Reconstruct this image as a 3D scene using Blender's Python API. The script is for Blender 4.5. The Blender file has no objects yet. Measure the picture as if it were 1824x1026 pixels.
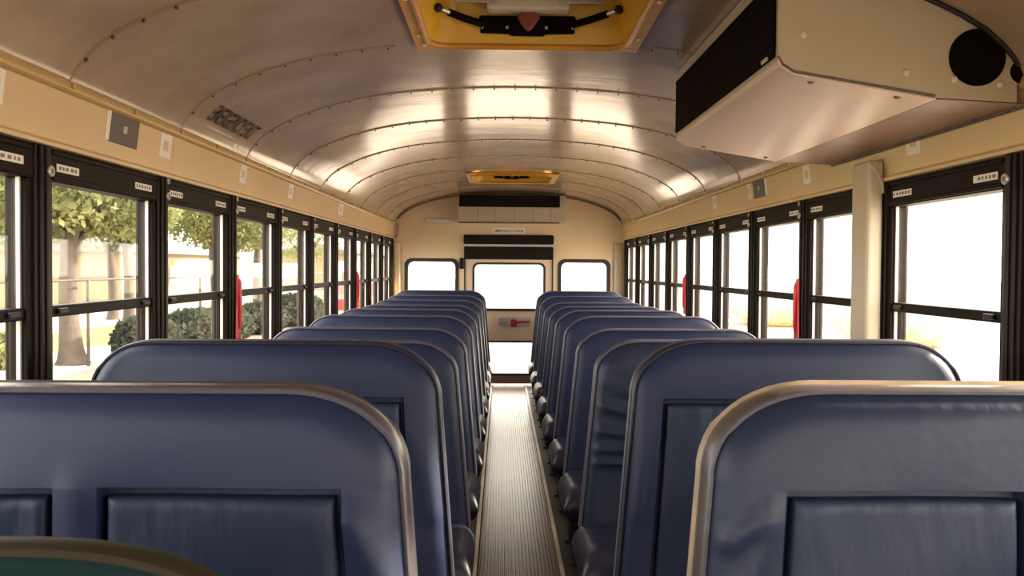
import bpy, math, random
from mathutils import Vector, Matrix
C = bpy.context.scene.collection
SC = bpy.context.scene
PI = math.pi

# ------------------------------------------------------------------ camera, sky, sun, exposure
def cam_rot(yaw, p, r):
    cy, sy, cp, sp, cr, sr = math.cos(yaw), math.sin(yaw), math.cos(p), math.sin(p), math.cos(r), math.sin(r)
    Rz = Matrix(((cy, -sy, 0), (sy, cy, 0), (0, 0, 1)))
    Rx = Matrix(((1, 0, 0), (0, cp, -sp), (0, sp, cp)))
    Ry = Matrix(((cr, 0, sr), (0, 1, 0), (-sr, 0, cr)))
    return Ry @ Rx @ Rz
CAM = Vector((-0.066, 0.0, 1.17))
_R = cam_rot(0.0114, 0.023, 0.007)
cd = bpy.data.cameras.new('camera')
cam = bpy.data.objects.new('camera', cd)
C.objects.link(cam)
M3 = Matrix((_R[0], _R[2], -_R[1])).transposed()
cam.matrix_world = Matrix.Translation(CAM) @ M3.to_4x4()
cd.sensor_width = 36.0
cd.lens = 36.0 * 1573.85 / 1824.0
cd.clip_start = 0.05
cd.clip_end = 400
cd.dof.use_dof = True
cd.dof.focus_distance = 3.2
cd.dof.aperture_fstop = 9.0
SC.camera = cam

world = bpy.data.worlds.new('sky')
SC.world = world
world.use_nodes = True
wn = world.node_tree
wn.nodes.clear()
wo = wn.nodes.new('ShaderNodeOutputWorld')
wb = wn.nodes.new('ShaderNodeBackground')
wtc = wn.nodes.new('ShaderNodeTexCoord')
wsep = wn.nodes.new('ShaderNodeSeparateXYZ')
wramp = wn.nodes.new('ShaderNodeValToRGB')
wmap = wn.nodes.new('ShaderNodeMapRange')
wmap.inputs['From Min'].default_value = -1
wmap.inputs['From Max'].default_value = 1
wn.links.new(wtc.outputs['Generated'], wsep.inputs[0])
wn.links.new(wsep.outputs['X'], wmap.inputs['Value'])
wn.links.new(wmap.outputs[0], wramp.inputs['Fac'])
wramp.color_ramp.elements[0].color = (0.90, 0.85, 0.78, 1)      # hazy white away from the sun
wramp.color_ramp.elements[1].color = (1.30, 1.12, 0.88, 1)      # warm haze on the sun's side
wb.inputs['Strength'].default_value = 5.0
wn.links.new(wramp.outputs['Color'], wb.inputs['Color'])
wn.links.new(wb.outputs[0], wo.inputs['Surface'])

sl = bpy.data.lights.new('sun', 'SUN')
sl.energy = 13.0
sl.angle = math.radians(4)
sl.color = (1.0, 0.86, 0.66)
sun = bpy.data.objects.new('sun', sl)
C.objects.link(sun)
_sd = Vector((1.0, 0.35, 0.46)).normalized()      # towards the sun
sun.rotation_euler = _sd.to_track_quat('Z', 'Y').to_euler()
sun.location = (8, -3, 6)

SC.view_settings.view_transform = 'Standard'
SC.view_settings.look = 'None'
SC.view_settings.gamma = 1.0
SC.view_settings.use_curve_mapping = False
SC.view_settings.exposure = 1.05
try:
    SC.cycles.max_bounces = 14
    SC.cycles.diffuse_bounces = 7
    SC.cycles.glossy_bounces = 5
    SC.cycles.transparent_max_bounces = 24
    SC.cycles.use_denoising = True
    SC.cycles.sample_clamp_indirect = 12.0
except Exception:
    pass

# ------------------------------------------------------------------ materials
def mat(name, col, rough=0.5, metal=0.0, spec=0.5, var=None, vscale=3.0, bump=0.0, bscale=20.0, bstretch=(1, 1, 1), bump2=None):
    m = bpy.data.materials.new(name)
    m.use_nodes = True
    nt = m.node_tree
    b = nt.nodes['Principled BSDF']
    b.inputs['Base Color'].default_value = (*col, 1)
    b.inputs['Roughness'].default_value = rough
    b.inputs['Metallic'].default_value = metal
    b.inputs['Specular IOR Level'].default_value = spec
    tc = nt.nodes.new('ShaderNodeTexCoord')
    if var:
        n = nt.nodes.new('ShaderNodeTexNoise')
        n.inputs['Scale'].default_value = vscale
        n.inputs['Detail'].default_value = 5
        r = nt.nodes.new('ShaderNodeValToRGB')
        r.color_ramp.elements[0].position = 0.35
        r.color_ramp.elements[1].position = 0.68
        r.color_ramp.elements[0].color = (*var, 1)
        r.color_ramp.elements[1].color = (*col, 1)
        nt.links.new(tc.outputs['Object'], n.inputs['Vector'])
        nt.links.new(n.outputs['Fac'], r.inputs['Fac'])
        nt.links.new(r.outputs['Color'], b.inputs['Base Color'])
    prev = None
    for spec_b in ([(bump, bscale, bstretch)] if bump else []) + ([bump2] if bump2 else []):
        mp = nt.nodes.new('ShaderNodeMapping')
        mp.inputs['Scale'].default_value = spec_b[2]
        n = nt.nodes.new('ShaderNodeTexNoise')
        n.inputs['Scale'].default_value = spec_b[1]
        n.inputs['Detail'].default_value = 3
        bp = nt.nodes.new('ShaderNodeBump')
        bp.inputs['Strength'].default_value = spec_b[0]
        bp.inputs['Distance'].default_value = 0.02
        nt.links.new(tc.outputs['Object'], mp.inputs['Vector'])
        nt.links.new(mp.outputs[0], n.inputs['Vector'])
        nt.links.new(n.outputs['Fac'], bp.inputs['Height'])
        if prev:
            nt.links.new(prev.outputs[0], bp.inputs['Normal'])
        nt.links.new(bp.outputs[0], b.inputs['Normal'])
        prev = bp
    return m

def glass_mat():
    m = bpy.data.materials.new('window_glass')
    m.use_nodes = True
    nt = m.node_tree
    nt.nodes.clear()
    o = nt.nodes.new('ShaderNodeOutputMaterial')
    t = nt.nodes.new('ShaderNodeBsdfTransparent')
    t.inputs[0].default_value = (0.93, 0.94, 0.93, 1)
    g = nt.nodes.new('ShaderNodeBsdfGlossy')
    g.inputs['Roughness'].default_value = 0.03
    lw = nt.nodes.new('ShaderNodeLayerWeight')
    lw.inputs['Blend'].default_value = 0.5
    pw = nt.nodes.new('ShaderNodeMath'); pw.operation = 'POWER'; pw.inputs[1].default_value = 5.0
    f = nt.nodes.new('ShaderNodeMath'); f.operation = 'MULTIPLY_ADD'; f.inputs[1].default_value = 0.30; f.inputs[2].default_value = 0.02
    nt.links.new(lw.outputs['Facing'], pw.inputs[0])
    nt.links.new(pw.outputs[0], f.inputs[0])
    mx = nt.nodes.new('ShaderNodeMixShader')
    nt.links.new(f.outputs[0], mx.inputs[0])
    nt.links.new(t.outputs[0], mx.inputs[1])
    nt.links.new(g.outputs[0], mx.inputs[2])
    nt.links.new(mx.outputs[0], o.inputs[0])
    return m

def leaf_mat(name, col, col2):
    m = bpy.data.materials.new(name)
    m.use_nodes = True
    nt = m.node_tree
    nt.nodes.clear()
    o = nt.nodes.new('ShaderNodeOutputMaterial')
    d = nt.nodes.new('ShaderNodeBsdfDiffuse')
    t = nt.nodes.new('ShaderNodeBsdfTranslucent')
    mx = nt.nodes.new('ShaderNodeMixShader')
    mx.inputs[0].default_value = 0.4
    tc = nt.nodes.new('ShaderNodeTexCoord')
    n = nt.nodes.new('ShaderNodeTexNoise')
    n.inputs['Scale'].default_value = 1.1
    r = nt.nodes.new('ShaderNodeValToRGB')
    r.color_ramp.elements[0].position = 0.38
    r.color_ramp.elements[1].position = 0.62
    r.color_ramp.elements[0].color = (*col, 1)
    r.color_ramp.elements[1].color = (*col2, 1)
    nt.links.new(tc.outputs['Object'], n.inputs['Vector'])
    nt.links.new(n.outputs['Fac'], r.inputs['Fac'])
    nt.links.new(r.outputs[0], d.inputs[0])
    nt.links.new(r.outputs[0], t.inputs[0])
    nt.links.new(d.outputs[0], mx.inputs[1])
    nt.links.new(t.outputs[0], mx.inputs[2])
    nt.links.new(mx.outputs[0], o.inputs[0])
    return m

M = {}
M['ceiling'] = mat('galvanised_ceiling_paint', (0.50, 0.385, 0.27), 0.14, 0.0, 0.55, var=(0.385, 0.285, 0.19), vscale=4.0, bump=0.05, bscale=1.8, bstretch=(0.6, 2.2, 1), bump2=(0.035, 5.0, (1, 1.6, 1)))
M['bow'] = mat('ceiling_seam_paint', (0.36, 0.265, 0.175), 0.26, 0.0, 0.6)
M['rivet'] = mat('rivet_steel', (0.10, 0.07, 0.045), 0.4, 0.6)
M['cream'] = mat('cream_enamel', (0.76, 0.57, 0.33), 0.34, 0.0, 0.5, var=(0.71, 0.52, 0.29), vscale=1.5, bump=0.05, bscale=2.5)
M['mould'] = mat('ochre_moulding', (0.55, 0.38, 0.15), 0.35, 0.0, 0.5)
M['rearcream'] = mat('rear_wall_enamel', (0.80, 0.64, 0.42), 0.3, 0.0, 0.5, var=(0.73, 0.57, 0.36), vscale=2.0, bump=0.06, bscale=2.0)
M['wall'] = mat('lower_wall_steel', (0.36, 0.30, 0.22), 0.45)
M['frame'] = mat('black_window_frame', (0.006, 0.0025, 0.0013), 0.55, 0.0, 0.15)
M['pillar'] = mat('dark_brown_pillar', (0.016, 0.0085, 0.006), 0.48, 0.0, 0.25)
M['alu'] = mat('aluminium_jamb', (0.55, 0.52, 0.48), 0.4, 0.3)
M['rubber'] = mat('black_rubber', (0.014, 0.010, 0.008), 0.55)
M['black'] = mat('matt_black', (0.005, 0.0025, 0.0015), 0.8, 0.0, 0.08)
M['padblack'] = mat('black_vinyl_pad', (0.008, 0.004, 0.003), 0.6, 0.0, 0.2)
M['label'] = mat('white_label', (0.92, 0.88, 0.84), 0.5)
M['print'] = mat('grey_print', (0.22, 0.19, 0.18), 0.6)
M['silver'] = mat('silver_screw', (0.62, 0.58, 0.54), 0.3, 0.7)
M['text'] = mat('dark_brown_lettering', (0.065, 0.030, 0.016), 0.6)
M['red'] = mat('red_enamel', (0.45, 0.015, 0.02), 0.35)
M['plate'] = mat('grey_speaker_plate', (0.13, 0.108, 0.10), 0.55, 0.0, bump=0.2, bscale=120)
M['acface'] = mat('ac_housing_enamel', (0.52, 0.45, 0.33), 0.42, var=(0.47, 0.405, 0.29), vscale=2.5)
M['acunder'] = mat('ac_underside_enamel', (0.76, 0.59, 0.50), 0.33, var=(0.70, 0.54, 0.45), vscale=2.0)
M['acduct'] = mat('ac_duct_cover', (0.27, 0.165, 0.12), 0.38, var=(0.34, 0.22, 0.165), vscale=6.0)
M['post'] = mat('post_enamel', (0.55, 0.47, 0.36), 0.4)
M['hatch'] = mat('orange_yellow_plastic', (0.62, 0.31, 0.035), 0.4, var=(0.54, 0.255, 0.03), vscale=5)
M['hatchwell'] = mat('yellow_well_plastic', (0.66, 0.39, 0.025), 0.38)
M['hatchlid'] = mat('pale_grey_lid', (0.62, 0.58, 0.50), 0.45)
M['hatchred'] = mat('maroon_handle', (0.20, 0.035, 0.03), 0.45)
M['bolt'] = mat('cream_bolt', (0.85, 0.72, 0.55), 0.35)
M['vinyl'] = mat('navy_vinyl', (0.0140, 0.0205, 0.068), 0.47, 0.0, 0.32, var=(0.0125, 0.0205, 0.058), vscale=5, bump=0.16, bscale=5.0, bstretch=(1, 1, 0.6), bump2=(0.03, 60.0, (1, 1, 1)))
M['vinylworn'] = mat('navy_vinyl_creased', (0.0165, 0.0235, 0.060), 0.44, 0.0, 0.34, var=(0.014, 0.022, 0.053), vscale=4, bump=0.22, bscale=7.0, bstretch=(1.0, 1, 0.8), bump2=(0.05, 45.0, (1, 1, 1)))
M['panel'] = mat('blue_panel_vinyl', (0.0150, 0.0245, 0.060), 0.48, 0.0, 0.32, var=(0.014, 0.021, 0.052), vscale=4, bump=0.30, bscale=11.0, bstretch=(1.8, 1, 0.45))
M['piping'] = mat('grey_blue_piping', (0.085, 0.075, 0.095), 0.36)
M['pipingdark'] = mat('dark_navy_piping', (0.016, 0.014, 0.022), 0.4)
M['edge'] = mat('worn_edge_vinyl', (0.085, 0.075, 0.10), 0.34, bump=0.15, bscale=14)
M['edgesunlit'] = mat('sunlit_worn_edge_vinyl', (0.42, 0.32, 0.23), 0.36, var=(0.24, 0.175, 0.125), vscale=7)  # worn tan, lightened to paint sun on the right front seat's rear edge
M['edgeband'] = mat('faded_edge_band', (0.115, 0.085, 0.068), 0.36, var=(0.07, 0.055, 0.055), vscale=6, bump=0.15, bscale=14)
M['edgedull'] = mat('dull_grey_edge_band', (0.070, 0.058, 0.062), 0.36, var=(0.045, 0.042, 0.055), vscale=6, bump=0.15, bscale=14)
M['cushion'] = mat('slate_blue_cushion_vinyl', (0.014, 0.015, 0.036), 0.40, bump=0.3, bscale=6)
M['leg'] = mat('black_leg_steel', (0.02, 0.016, 0.014), 0.4, 0.4)
M['barrier'] = mat('teal_barrier_vinyl', (0.004, 0.019, 0.022), 0.6, 0.0, 0.08, bump=0.2, bscale=8)
M['barrieredge'] = mat('olive_brown_edging', (0.026, 0.021, 0.012), 0.6, 0.0, 0.15, var=(0.024, 0.018, 0.010), vscale=8)
M['floor'] = mat('black_rubber_floor', (0.017, 0.010, 0.007), 0.55, 0.0, 0.2, var=(0.026, 0.016, 0.010), vscale=9)
M['mat'] = mat('brown_ribbed_rubber', (0.140, 0.060, 0.033), 0.28, 0.0, 0.24, var=(0.112, 0.048, 0.026), vscale=5)
M['strip'] = mat('pale_metal_trim', (0.42, 0.33, 0.22), 0.4, 0.3)
M['doorpaint'] = mat('door_enamel', (0.80, 0.63, 0.45), 0.35)
M['glass'] = glass_mat()
M['asphalt'] = mat('pale_concrete', (0.42, 0.35, 0.30), 0.9, var=(0.36, 0.30, 0.26), vscale=0.8)
M['drive'] = mat('pinkish_grey_paving', (0.115, 0.085, 0.072), 0.9, var=(0.095, 0.07, 0.06), vscale=0.8)
M['grass'] = mat('lawn_green', (0.17, 0.18, 0.035), 0.9, var=(0.14, 0.155, 0.03), vscale=1.3)
M['bark'] = mat('grey_bark', (0.075, 0.058, 0.048), 0.9, var=(0.055, 0.042, 0.035), vscale=6, bump=0.8, bscale=12, bstretch=(3, 3, 0.5))
M['leafa'] = leaf_mat('yellow_green_leaves', (0.11, 0.13, 0.065), (0.24, 0.245, 0.11))
M['leafb'] = leaf_mat('mid_green_leaves', (0.085, 0.115, 0.08), (0.17, 0.20, 0.115))
M['leafdark'] = leaf_mat('dark_hedge_leaves', (0.034, 0.040, 0.032), (0.075, 0.082, 0.058))
M['leafpale'] = leaf_mat('glare_pale_leaves', (0.66, 0.60, 0.42), (0.80, 0.74, 0.58))  # leaf colour bleached to paint in the overexposed haze on the right
M['fence'] = mat('dark_fence_steel', (0.045, 0.035, 0.032), 0.5, 0.4)
M['house'] = mat('tan_render', (0.20, 0.155, 0.095), 0.8)
M['roof'] = mat('grey_shingle', (0.10, 0.085, 0.075), 0.85)
M['pane'] = mat('dark_pane', (0.05, 0.06, 0.07), 0.1)
M['carred'] = mat('red_car_paint', (0.42, 0.05, 0.045), 0.25)
M['tyre'] = mat('tyre_rubber', (0.02, 0.02, 0.02), 0.7)

# ------------------------------------------------------------------ helpers
class MB:
    def __init__(s):
        s.v = []; s.f = []
    def add(s, vs, fs):
        o = len(s.v)
        s.v += [tuple(p) for p in vs]
        s.f += [tuple(i + o for i in f) for f in fs]
        return s
    def box(s, x0, x1, y0, y1, z0, z1):
        x0, x1 = min(x0, x1), max(x0, x1)
        vs = [(x, y, z) for x in (x0, x1) for y in (y0, y1) for z in (z0, z1)]
        fs = [(0, 1, 3, 2), (4, 6, 7, 5), (0, 4, 5, 1), (2, 3, 7, 6), (0, 2, 6, 4), (1, 5, 7, 3)]
        return s.add(vs, fs)
    def prism(s, poly, axis, a, b):
        """poly: 2-D points in the plane across axis ('y': (x,z), 'x': (y,z), 'z': (x,y))"""
        def P(p, t):
            return (p[0], t, p[1]) if axis == 'y' else (t, p[0], p[1]) if axis == 'x' else (p[0], p[1], t)
        n = len(poly)
        vs = [P(p, a) for p in poly] + [P(p, b) for p in poly]
        fs = [tuple(range(n)), tuple(range(2 * n - 1, n - 1, -1))]
        fs += [((i + 1) % n, i, n + i, n + (i + 1) % n) for i in range(n)]
        return s.add(vs, fs)
    def strip(s, prof, axis, a, b, thick):
        """open profile swept straight, with a thickness along its normal"""
        n = len(prof)
        off = []
        for i in range(n):
            p0 = prof[max(0, i - 1)]; p1 = prof[min(n - 1, i + 1)]
            dx, dz = p1[0] - p0[0], p1[1] - p0[1]
            l = math.hypot(dx, dz) or 1
            off.append((prof[i][0] - dz / l * thick, prof[i][1] + dx / l * thick))
        return s.prism(list(prof) + off[::-1], axis, a, b)
    def tube(s, pts, r, n=8, closed=False):
        pts = [Vector(p) for p in pts]
        rs = r if isinstance(r, (list, tuple)) else [r] * len(pts)
        vs = []; fs = []
        m = len(pts)
        up = Vector((0, 0, 1))
        prevu = None
        for i, p in enumerate(pts):
            if closed:
                d = (pts[(i + 1) % m] - pts[i - 1])
            else:
                d = (pts[min(i + 1, m - 1)] - pts[max(i - 1, 0)])
            d = d.normalized() if d.length > 1e-9 else Vector((0, 1, 0))
            if prevu is None:
                u = d.cross(up)
                if u.length < 1e-3: u = d.cross(Vector((1, 0, 0)))
            else:
                u = prevu - d * prevu.dot(d)
            u.normalize(); prevu = u
            w = d.cross(u)
            for k in range(n):
                a = 2 * PI * k / n
                vs.append(p + (u * math.cos(a) + w * math.sin(a)) * rs[i])
        for i in range(m if closed else m - 1):
            j = (i + 1) % m
            for k in range(n):
                k2 = (k + 1) % n
                fs.append((i * n + k, i * n + k2, j * n + k2, j * n + k))
        if not closed:
            fs.append(tuple(range(n - 1, -1, -1)))
            fs.append(tuple(range((m - 1) * n, m * n)))
        return s.add(vs, fs)
    def cyl(s, p0, p1, r, n=16):
        return s.tube([p0, p1], r, n)
    def ball(s, c, r, sx=1, sy=1, sz=1, nu=10, nv=6):
        vs = [(c[0], c[1], c[2] + r * sz)]
        for j in range(1, nv):
            t = PI * j / nv
            for i in range(nu):
                a = 2 * PI * i / nu
                vs.append((c[0] + r * sx * math.sin(t) * math.cos(a), c[1] + r * sy * math.sin(t) * math.sin(a), c[2] + r * sz * math.cos(t)))
        vs.append((c[0], c[1], c[2] - r * sz))
        fs = [(0, 1 + i, 1 + (i + 1) % nu) for i in range(nu)]
        for j in range(nv - 2):
            for i in range(nu):
                a = 1 + j * nu
                fs.append((a + i, a + nu + i, a + nu + (i + 1) % nu, a + (i + 1) % nu))
        L = len(vs) - 1
        a = 1 + (nv - 2) * nu
        fs += [(a + i, L, a + (i + 1) % nu) for i in range(nu)]
        return s.add(vs, fs)
    def build(s, name, m, parent=None, smooth=False, bevel=0.0, seg=2, angle=35):
        wl = Vector((0, 0, 0))
        q = parent
        while q is not None:
            wl += q.location; q = q.parent
        me = bpy.data.meshes.new(name)
        me.from_pydata([(x - wl.x, y - wl.y, z - wl.z) for x, y, z in s.v], [], s.f)
        me.validate()
        import bmesh
        bm = bmesh.new(); bm.from_mesh(me)
        bmesh.ops.recalc_face_normals(bm, faces=bm.faces)
        bm.to_mesh(me); bm.free()
        me.materials.append(m if not isinstance(m, str) else M[m])
        if smooth:
            me.shade_smooth()
            try: me.set_sharp_from_angle(angle=math.radians(angle))
            except Exception: pass
        o = bpy.data.objects.new(name, me)
        C.objects.link(o)
        if parent is not None: o.parent = parent
        if bevel:
            md = o.modifiers.new('bevel', 'BEVEL')
            md.width = bevel; md.segments = seg; md.limit_method = 'ANGLE'
            md.angle_limit = math.radians(40)
            md.harden_normals = False
        return o

def tag(o, label=None, cat=None, group=None, kind=None):
    if label: o['label'] = label
    if cat: o['category'] = cat
    if group: o['group'] = group
    if kind: o['kind'] = kind
    return o
def empty(name, loc=(0, 0, 0), label=None, cat=None, group=None, kind=None):
    o = bpy.data.objects.new(name, None)
    o.empty_display_size = 0.1
    o.location = loc
    C.objects.link(o)
    return tag(o, label, cat, group, kind)
def struct(o): return tag(o, kind='structure')
def ring(outer, inner):
    """bridge two closed loops with the same number of points"""
    n = len(outer)
    return [((i), (i + 1) % n, n + (i + 1) % n, n + i) for i in range(n)]
def rrect(x0, x1, z0, z1, r, n=6):
    pts = []
    for cx, cz, a0 in ((x1 - r, z1 - r, 0), (x0 + r, z1 - r, 90), (x0 + r, z0 + r, 180), (x1 - r, z0 + r, 270)):
        for k in range(n + 1):
            a = math.radians(a0 + 90 * k / n)
            pts.append((cx + r * math.cos(a), cz + r * math.sin(a)))
    return pts
def plate_with_hole(mb, outer, hole, y0, y1):
    """rect outer (x0,x1,z0,z1) minus rounded rect hole loop, between y0 and y1"""
    x0, x1, z0, z1 = outer
    n = len(hole); q = n // 4
    out = []
    corners = [(x1, z1), (x0, z1), (x0, z0), (x1, z0)]
    for c in range(4):
        for k in range(q):
            out.append(corners[c])
    for (ya, yb) in ((y0, y1),):
        vs = [(p[0], ya, p[1]) for p in out] + [(p[0], ya, p[1]) for p in hole] + [(p[0], yb, p[1]) for p in out] + [(p[0], yb, p[1]) for p in hole]
        fs = []
        for i in range(n):
            j = (i + 1) % n
            if out[i] == out[j]:
                fs += [(i, n + j, n + i), (2 * n + i, 3 * n + i, 3 * n + j)]
            else:
                fs += [(i, j, n + j, n + i), (2 * n + i, 3 * n + i, 3 * n + j, 2 * n + j), (i, 2 * n + i, 2 * n + j, j)]
            fs.append((n + i, n + j, 3 * n + j, 3 * n + i))
        mb.add(vs, fs)
def ring_frame(mb, o, i, y0, y1):
    n = len(o)
    vs = [(p[0], y0, p[1]) for p in o] + [(p[0], y0, p[1]) for p in i] + [(p[0], y1, p[1]) for p in o] + [(p[0], y1, p[1]) for p in i]
    fs = []
    for k in range(n):
        j = (k + 1) % n
        fs += [(k, j, n + j, n + k), (2 * n + k, 3 * n + k, 3 * n + j, 2 * n + j), (k, 2 * n + k, 2 * n + j, j), (n + k, n + j, 3 * n + j, 3 * n + k)]
    mb.add(vs, fs)

# ------------------------------------------------------------------ bus shell
YF, YR = -1.55, 8.72
P0, BAY = 2.06, 0.72
XW = 1.135
Z_SILL, Z_MID, Z_GT, Z_PB = 0.76, 1.058, 1.366, 1.447
_cx = [0, .2, .4, .55, .7, .85, .95, 1.03, 1.08, 1.105, 1.115]
_cz = [1.91, 1.906, 1.893, 1.876, 1.848, 1.804, 1.762, 1.716, 1.668, 1.630, 1.600]
def ceil_z(x):
    x = abs(x)
    for i in range(len(_cx) - 1):
        if x <= _cx[i + 1]:
            # Catmull-Rom on the table
            x0, x1 = _cx[i], _cx[i + 1]
            t = (x - x0) / (x1 - x0)
            def sl(k):
                if k == 0: return 0.0
                a, b = max(0, k - 1), min(len(_cx) - 1, k + 1)
                return (_cz[b] - _cz[a]) / (_cx[b] - _cx[a])
            m0, m1 = sl(i) * (x1 - x0), sl(i + 1) * (x1 - x0)
            t2, t3 = t * t, t * t * t
            return (2 * t3 - 3 * t2 + 1) * _cz[i] + (t3 - 2 * t2 + t) * m0 + (-2 * t3 + 3 * t2) * _cz[i + 1] + (t3 - t2) * m1
    return _cz[-1]
prof_r = [0, .06, .12, .18, .24, .30, .36, .42, .48, .54, .60, .66, .72, .78, .83, .88, .92, .96, .99, 1.02, 1.045, 1.065, 1.08, 1.092, 1.103, 1.11, 1.115]
PROF = [(-x, ceil_z(x)) for x in prof_r[::-1]] + [(x, ceil_z(x)) for x in prof_r[1:]]
HATCHES = [(-.30, .32, 2.25, 2.88), (-.30, .32, 6.83, 7.46)]

# ceiling: a grid with the two hatch openings left out
seams = [2.16 + .74 * i for i in range(-5, 9)]
yb = sorted(set([YF] + [round(s, 4) for s in seams if YF < s < YR] + [YR] + [h for H in HATCHES for h in H[2:]]))
ys = []
for a, b in zip(yb[:-1], yb[1:]):
    k = max(1, int((b - a) / .12))
    ys += [a + (b - a) * i / k for i in range(k)]
ys.append(YR)
xs = sorted(set([p[0] for p in PROF] + [-.30, .32]))
mb = MB()
nx = len(xs)
for y in ys:
    for x in xs:
        mb.v.append((x, y, ceil_z(x)))
for j in range(len(ys) - 1):
    for i in range(nx - 1):
        xm, ym = (xs[i] + xs[i + 1]) / 2, (ys[j] + ys[j + 1]) / 2
        if any(h[0] < xm < h[1] and h[2] < ym < h[3] for h in HATCHES): continue
        mb.f.append((j * nx + i, j * nx + i + 1, (j + 1) * nx + i + 1, (j + 1) * nx + i))
ceiling = struct(mb.build('ceiling', 'ceiling', None, smooth=True, angle=60))
md = ceiling.modifiers.new('thickness', 'SOLIDIFY'); md.thickness = 0.02; md.offset = 1.0
# make sure the thickness grows outwards (up)
if ceiling.data.polygons[0].normal.z < 0: md.offset = -1.0

# seams: lapped bands over each roof bow, with their rivets
def sub(prof, k=0.0): return [(x, z - k) for x, z in prof]
for s in seams:
    if s < YF + .05 or s > YR - .1: continue
    spans = [PROF]
    for h in HATCHES:
        if h[2] - .09 < s < h[3] + .09:
            spans = [[p for p in PROF if p[0] <= h[0] - .07], [p for p in PROF if p[0] >= h[1] + .07]]
    mb = MB()
    for sp in spans:
        mb.strip([(x, z - .0045) for x, z in sp], 'y', s - .008, s + .008, .004)
    bow = mb.build('roof_bow', 'bow', ceiling, smooth=True)
    mb = MB()
    for sp in spans:
        acc = 0
        for (xa, za), (xb, zb) in zip(sp[:-1], sp[1:]):
            L = math.hypot(xb - xa, zb - za)
            while acc < L:
                t = acc / L
                mb.ball((xa + (xb - xa) * t, s, za + (zb - za) * t - .0085), .0058 if s < 2.5 else .0036, nu=6, nv=4)
                acc += .085
            acc -= L
    mb.build('rivet_row', 'rivet', bow, smooth=True)

# side walls, cantrail panels, mouldings
for sg, nm in ((-1, 'left'), (1, 'right')):
    mb = MB()
    mb.box(sg * XW, sg * (XW + .075), YF, YR + .06, 0, Z_SILL - .012)
    mb.box(sg * (XW - .012), sg * XW, YF, YR, Z_SILL - .03, Z_SILL - .012)
    struct(mb.build('wall_' + nm, 'wall', None, bevel=.003))
    # cantrail panel in sheets with visible joints
    j = [YF, -.2, 1.36, 2.86, 3.66, 5.10, 6.55, 8.0, YR]
    par = struct(empty('trim_1' if sg < 0 else 'trim_2', (sg * XW, YF, Z_PB)))
    for a, b in zip(j[:-1], j[1:]):
        mb = MB()
        poly = [(sg * 1.150, Z_PB), (sg * 1.122, Z_PB), (sg * 1.120, Z_PB + .010), (sg * 1.133, Z_PB + .018), (sg * 1.116, 1.603), (sg * 1.20, 1.603), (sg * 1.20, Z_PB)]
        mb.prism(poly, 'y', a + .0015, b - .0015)
        mb.build('cantrail_panel', 'cream', par, bevel=.002)
    mb = MB()
    n = 9
    pts = []
    for k in range(n):
        a = PI * (k / (n - 1))
        pts.append((sg * (1.116 - .012 * math.sin(a)), 1.598 + .016 * (-math.cos(a))))
    pts.append((sg * 1.13, 1.614)); pts.append((sg * 1.13, 1.582))
    mb.prism(pts, 'y', YF, YR - .002)
    mb.build('moulding', 'mould', par, smooth=True)
    mb = MB()
    y = YF + .1
    while y < YR - .05:
        mb.cyl((sg * 1.117, y, 1.603), (sg * 1.097, y, 1.600), .0075, 8)
        y += .36
    mb.build('moulding_rivets', 'bolt' if sg > 0 else 'mould', par, smooth=True)

# pillars between the windows
wn_no = 0; trim_no = 3
for sg in (-1, 1):
    for i in range(-5, 10):
        py = P0 + BAY * i
        if py < YF + .02: continue
        mb = MB()
        w = .034
        mb.box(sg * 1.128, sg * 1.20, py - w, py + w, Z_SILL - .01, Z_PB - .001)
        mb.box(sg * 1.119, sg * 1.128, py - .022, py + .022, Z_SILL - .01, Z_PB - .004)
        mb.box(sg * 1.113, sg * 1.119, py - .010, py + .006, Z_SILL - .01, Z_PB - .004)
        o = struct(mb.build('trim_%d' % trim_no, 'pillar', None, bevel=.003))
        trim_no += 1
        for zz, r, dy in ((1.386, .0135, .004), (1.432, .0095, .004)):
            if i == 0 and zz > 1.4: continue
            mb = MB()
            mb.cyl((sg * 1.117, py + dy, zz), (sg * 1.1085, py + dy, zz), r, 16)
            sc = mb.build('screw_cap', 'silver', o, smooth=True, bevel=.002)
            mb = MB(); mb.cyl((sg * 1.109, py + dy, zz), (sg * 1.1078, py + dy, zz), r * .45, 10)
            mb.build('screw_socket', 'print', sc)

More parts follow.
